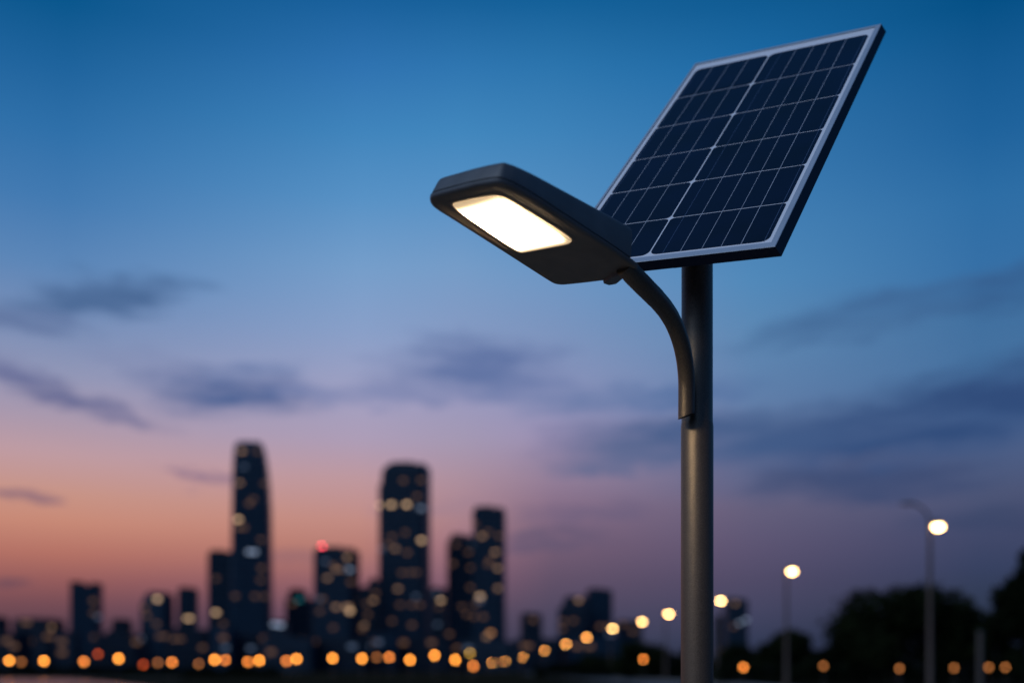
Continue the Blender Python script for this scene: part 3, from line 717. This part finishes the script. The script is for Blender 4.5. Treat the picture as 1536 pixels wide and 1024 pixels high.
building(878, 918, 886, 930, 1, 'right half of the two step block, slightly taller and flat', 6, None, [(900,940,'w1')], 2)
building(924, 962, 932, 960, 3, 'low faint block just behind the yellow road lamps', 0, None, [(932,925,'w1'),(935,935,'w1')], 1)
building(1086, 1120, 900, 1100, 3, 'faint distant block with pale lights right of the foreground pole', 4, None, [(1103,906,'w2'),(1109,936,'b2'),(1119,932,'b2')], 1)
building(1070, 1092, 925, 1150, 3, 'faint distant stub behind the lamp at the foreground pole', 4, None, [], 1)
low = [(-20,40,950,'low dark building in the bottom left corner'),(84,118,948,'low building left of the notched tower foot'),(150,216,952,'low dark building between the notched tower and the chamfered block'),
 (318,352,940,'low building in front of the plain flat topped tower'),(352,402,952,'low podium in front of the tallest tower'),(398,476,956,'long low building in front of the teal lit block'),
 (470,560,960,'long low podium before the beacon tower'),(556,600,950,'low building at the left foot of the second tallest tower'),(600,682,958,'long low building at the right foot of the second tallest tower'),
 (680,775,962,'long low podium before the paired towers'),(770,840,958,'low building beneath the small block standing alone'),(835,935,955,'long low building beneath the two step block')]
for i, (a0, a1, tp_, lb) in enumerate(low):
    building(a0, a1, tp_, 640+17*(i % 5), (i*3) % 4 if i % 4 else 2, lb, (-4, 5, 2)[i % 3], None, [], 2, 'low buildings along the far bank', seed=i+50)

# ================================================================== trees
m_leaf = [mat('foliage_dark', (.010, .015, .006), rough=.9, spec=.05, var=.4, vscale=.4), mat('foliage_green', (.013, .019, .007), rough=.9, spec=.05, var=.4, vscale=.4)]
m_bark = mat('bark', (.05, .04, .03), rough=.9)
def tree(px0, px1, top, d, label, seed, n=5200, group='dark trees beside the road', lobes=9, cat='tree', crown0=.2, ls=.30):
    rnd = random.Random(seed)
    p = to((px0+px1)/2, HY, d); h = to(0, top, d).z; hw = (px1-px0)/2/F*d
    rt = tag(empty('tree', (p.x, p.y, 0)), label, cat, group)
    bm = bmesh.new()
    tube(bm, [(0,0,0), (.1,0,h*.25), (-.05,.1,h*.5), (0,0,h*.8)], [h*.035, h*.026, h*.018, h*.006], 10)
    L_ = []
    for k in range(lobes):
        an = rnd.uniform(0, 6.283); rr_ = rnd.uniform(.15, .72)*hw; zz = h*rnd.uniform(crown0+.22, .78)
        rad_ = rnd.uniform(.28, .46)*hw
        q = Vector((rr_*math.cos(an), rr_*math.sin(an)*.8, min(zz, h-rad_*.85)))
        L_.append((q, rad_)); 
    L_.append((Vector((hw*.05, 0, h-hw*.42)), hw*.42)); L_.append((Vector((-hw*.6, 0, h*.45)), hw*.40)); L_.append((Vector((hw*.6, 0, h*.42)), hw*.40))
    for q, rad_ in L_:
        tube(bm, [(0, 0, h*rnd.uniform(.2, .42)), q*.5+Vector((0,0,h*.2)), q], [h*.014, h*.009, h*.003], 6)
    obj('trunk', bm, m_bark, rt, True)
    vs, fs = [], []
    tot = sum(r_**2 for _, r_ in L_)
    for q, rad_ in L_:
        for _ in range(int(n*rad_**2/tot)):
            u = Vector((rnd.gauss(0,1), rnd.gauss(0,1), rnd.gauss(0,1))).normalized()
            rr_ = rad_*(rnd.random()**.33)*(1+.22*math.sin(u.x*7+seed)*math.sin(u.y*5+u.z*8)) * (1.18 if rnd.random() < .08 else 1)
            c = q + Vector((u.x*rr_, u.y*rr_, u.z*rr_*.82))
            if c.z < h*crown0*.6: continue
            a_ = Vector((rnd.gauss(0,1), rnd.gauss(0,1), rnd.gauss(0,1))).normalized(); b_ = a_.orthogonal().normalized(); b_ = Matrix.Rotation(rnd.uniform(0,6.28), 3, a_) @ b_; cc_ = a_.cross(b_)
            s_ = ls*rnd.uniform(.6, 1.3); i0 = len(vs)
            vs += [c - b_*s_, c + cc_*s_*.45, c + b_*s_, c - cc_*s_*.45]; fs.append((i0, i0+1, i0+2, i0+3))
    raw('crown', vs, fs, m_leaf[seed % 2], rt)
    return rt
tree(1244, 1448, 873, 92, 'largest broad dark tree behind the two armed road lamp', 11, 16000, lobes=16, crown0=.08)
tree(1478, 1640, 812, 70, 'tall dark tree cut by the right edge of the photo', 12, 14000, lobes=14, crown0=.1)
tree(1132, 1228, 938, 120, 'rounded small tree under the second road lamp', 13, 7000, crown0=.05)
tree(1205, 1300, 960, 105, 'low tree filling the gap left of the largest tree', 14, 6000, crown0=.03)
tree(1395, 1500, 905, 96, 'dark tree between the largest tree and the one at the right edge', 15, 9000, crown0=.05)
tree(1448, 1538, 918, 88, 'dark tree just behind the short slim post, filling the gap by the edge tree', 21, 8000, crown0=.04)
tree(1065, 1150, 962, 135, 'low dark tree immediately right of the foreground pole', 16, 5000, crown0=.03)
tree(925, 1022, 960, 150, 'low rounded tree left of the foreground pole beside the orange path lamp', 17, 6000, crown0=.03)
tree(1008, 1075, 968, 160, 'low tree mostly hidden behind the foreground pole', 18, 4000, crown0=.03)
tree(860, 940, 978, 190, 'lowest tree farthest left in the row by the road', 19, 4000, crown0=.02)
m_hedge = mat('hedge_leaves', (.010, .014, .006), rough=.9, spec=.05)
def hedge(px0, px1, top, d, label, seed):
    rnd = random.Random(seed); a = to(px0, HY, d); b = to(px1, HY, d); h = to(0, top, d).z
    vs, fs = [], []
    for _ in range(9000):
        x = rnd.uniform(a.x, b.x); hh_ = h*(.8+.2*math.sin(x*1.3+seed)*math.sin(x*.37)); z = rnd.random()**.7*hh_; y = d + rnd.uniform(-1, 1)*1.2
        c = Vector((x-a.x, y-d, z)); i0 = len(vs); s_ = .2*rnd.uniform(.6, 1.4)
        u = Vector((rnd.gauss(0,1), rnd.gauss(0,1), rnd.gauss(0,1))).normalized(); w = u.orthogonal().normalized()
        vs += [c-u*s_, c+w*s_*.6, c+u*s_, c-w*s_*.6]; fs.append((i0, i0+1, i0+2, i0+3))
    o = raw('hedge', vs, fs, m_hedge); o.location = (a.x, d, 0); return tag(o, label, 'hedge')
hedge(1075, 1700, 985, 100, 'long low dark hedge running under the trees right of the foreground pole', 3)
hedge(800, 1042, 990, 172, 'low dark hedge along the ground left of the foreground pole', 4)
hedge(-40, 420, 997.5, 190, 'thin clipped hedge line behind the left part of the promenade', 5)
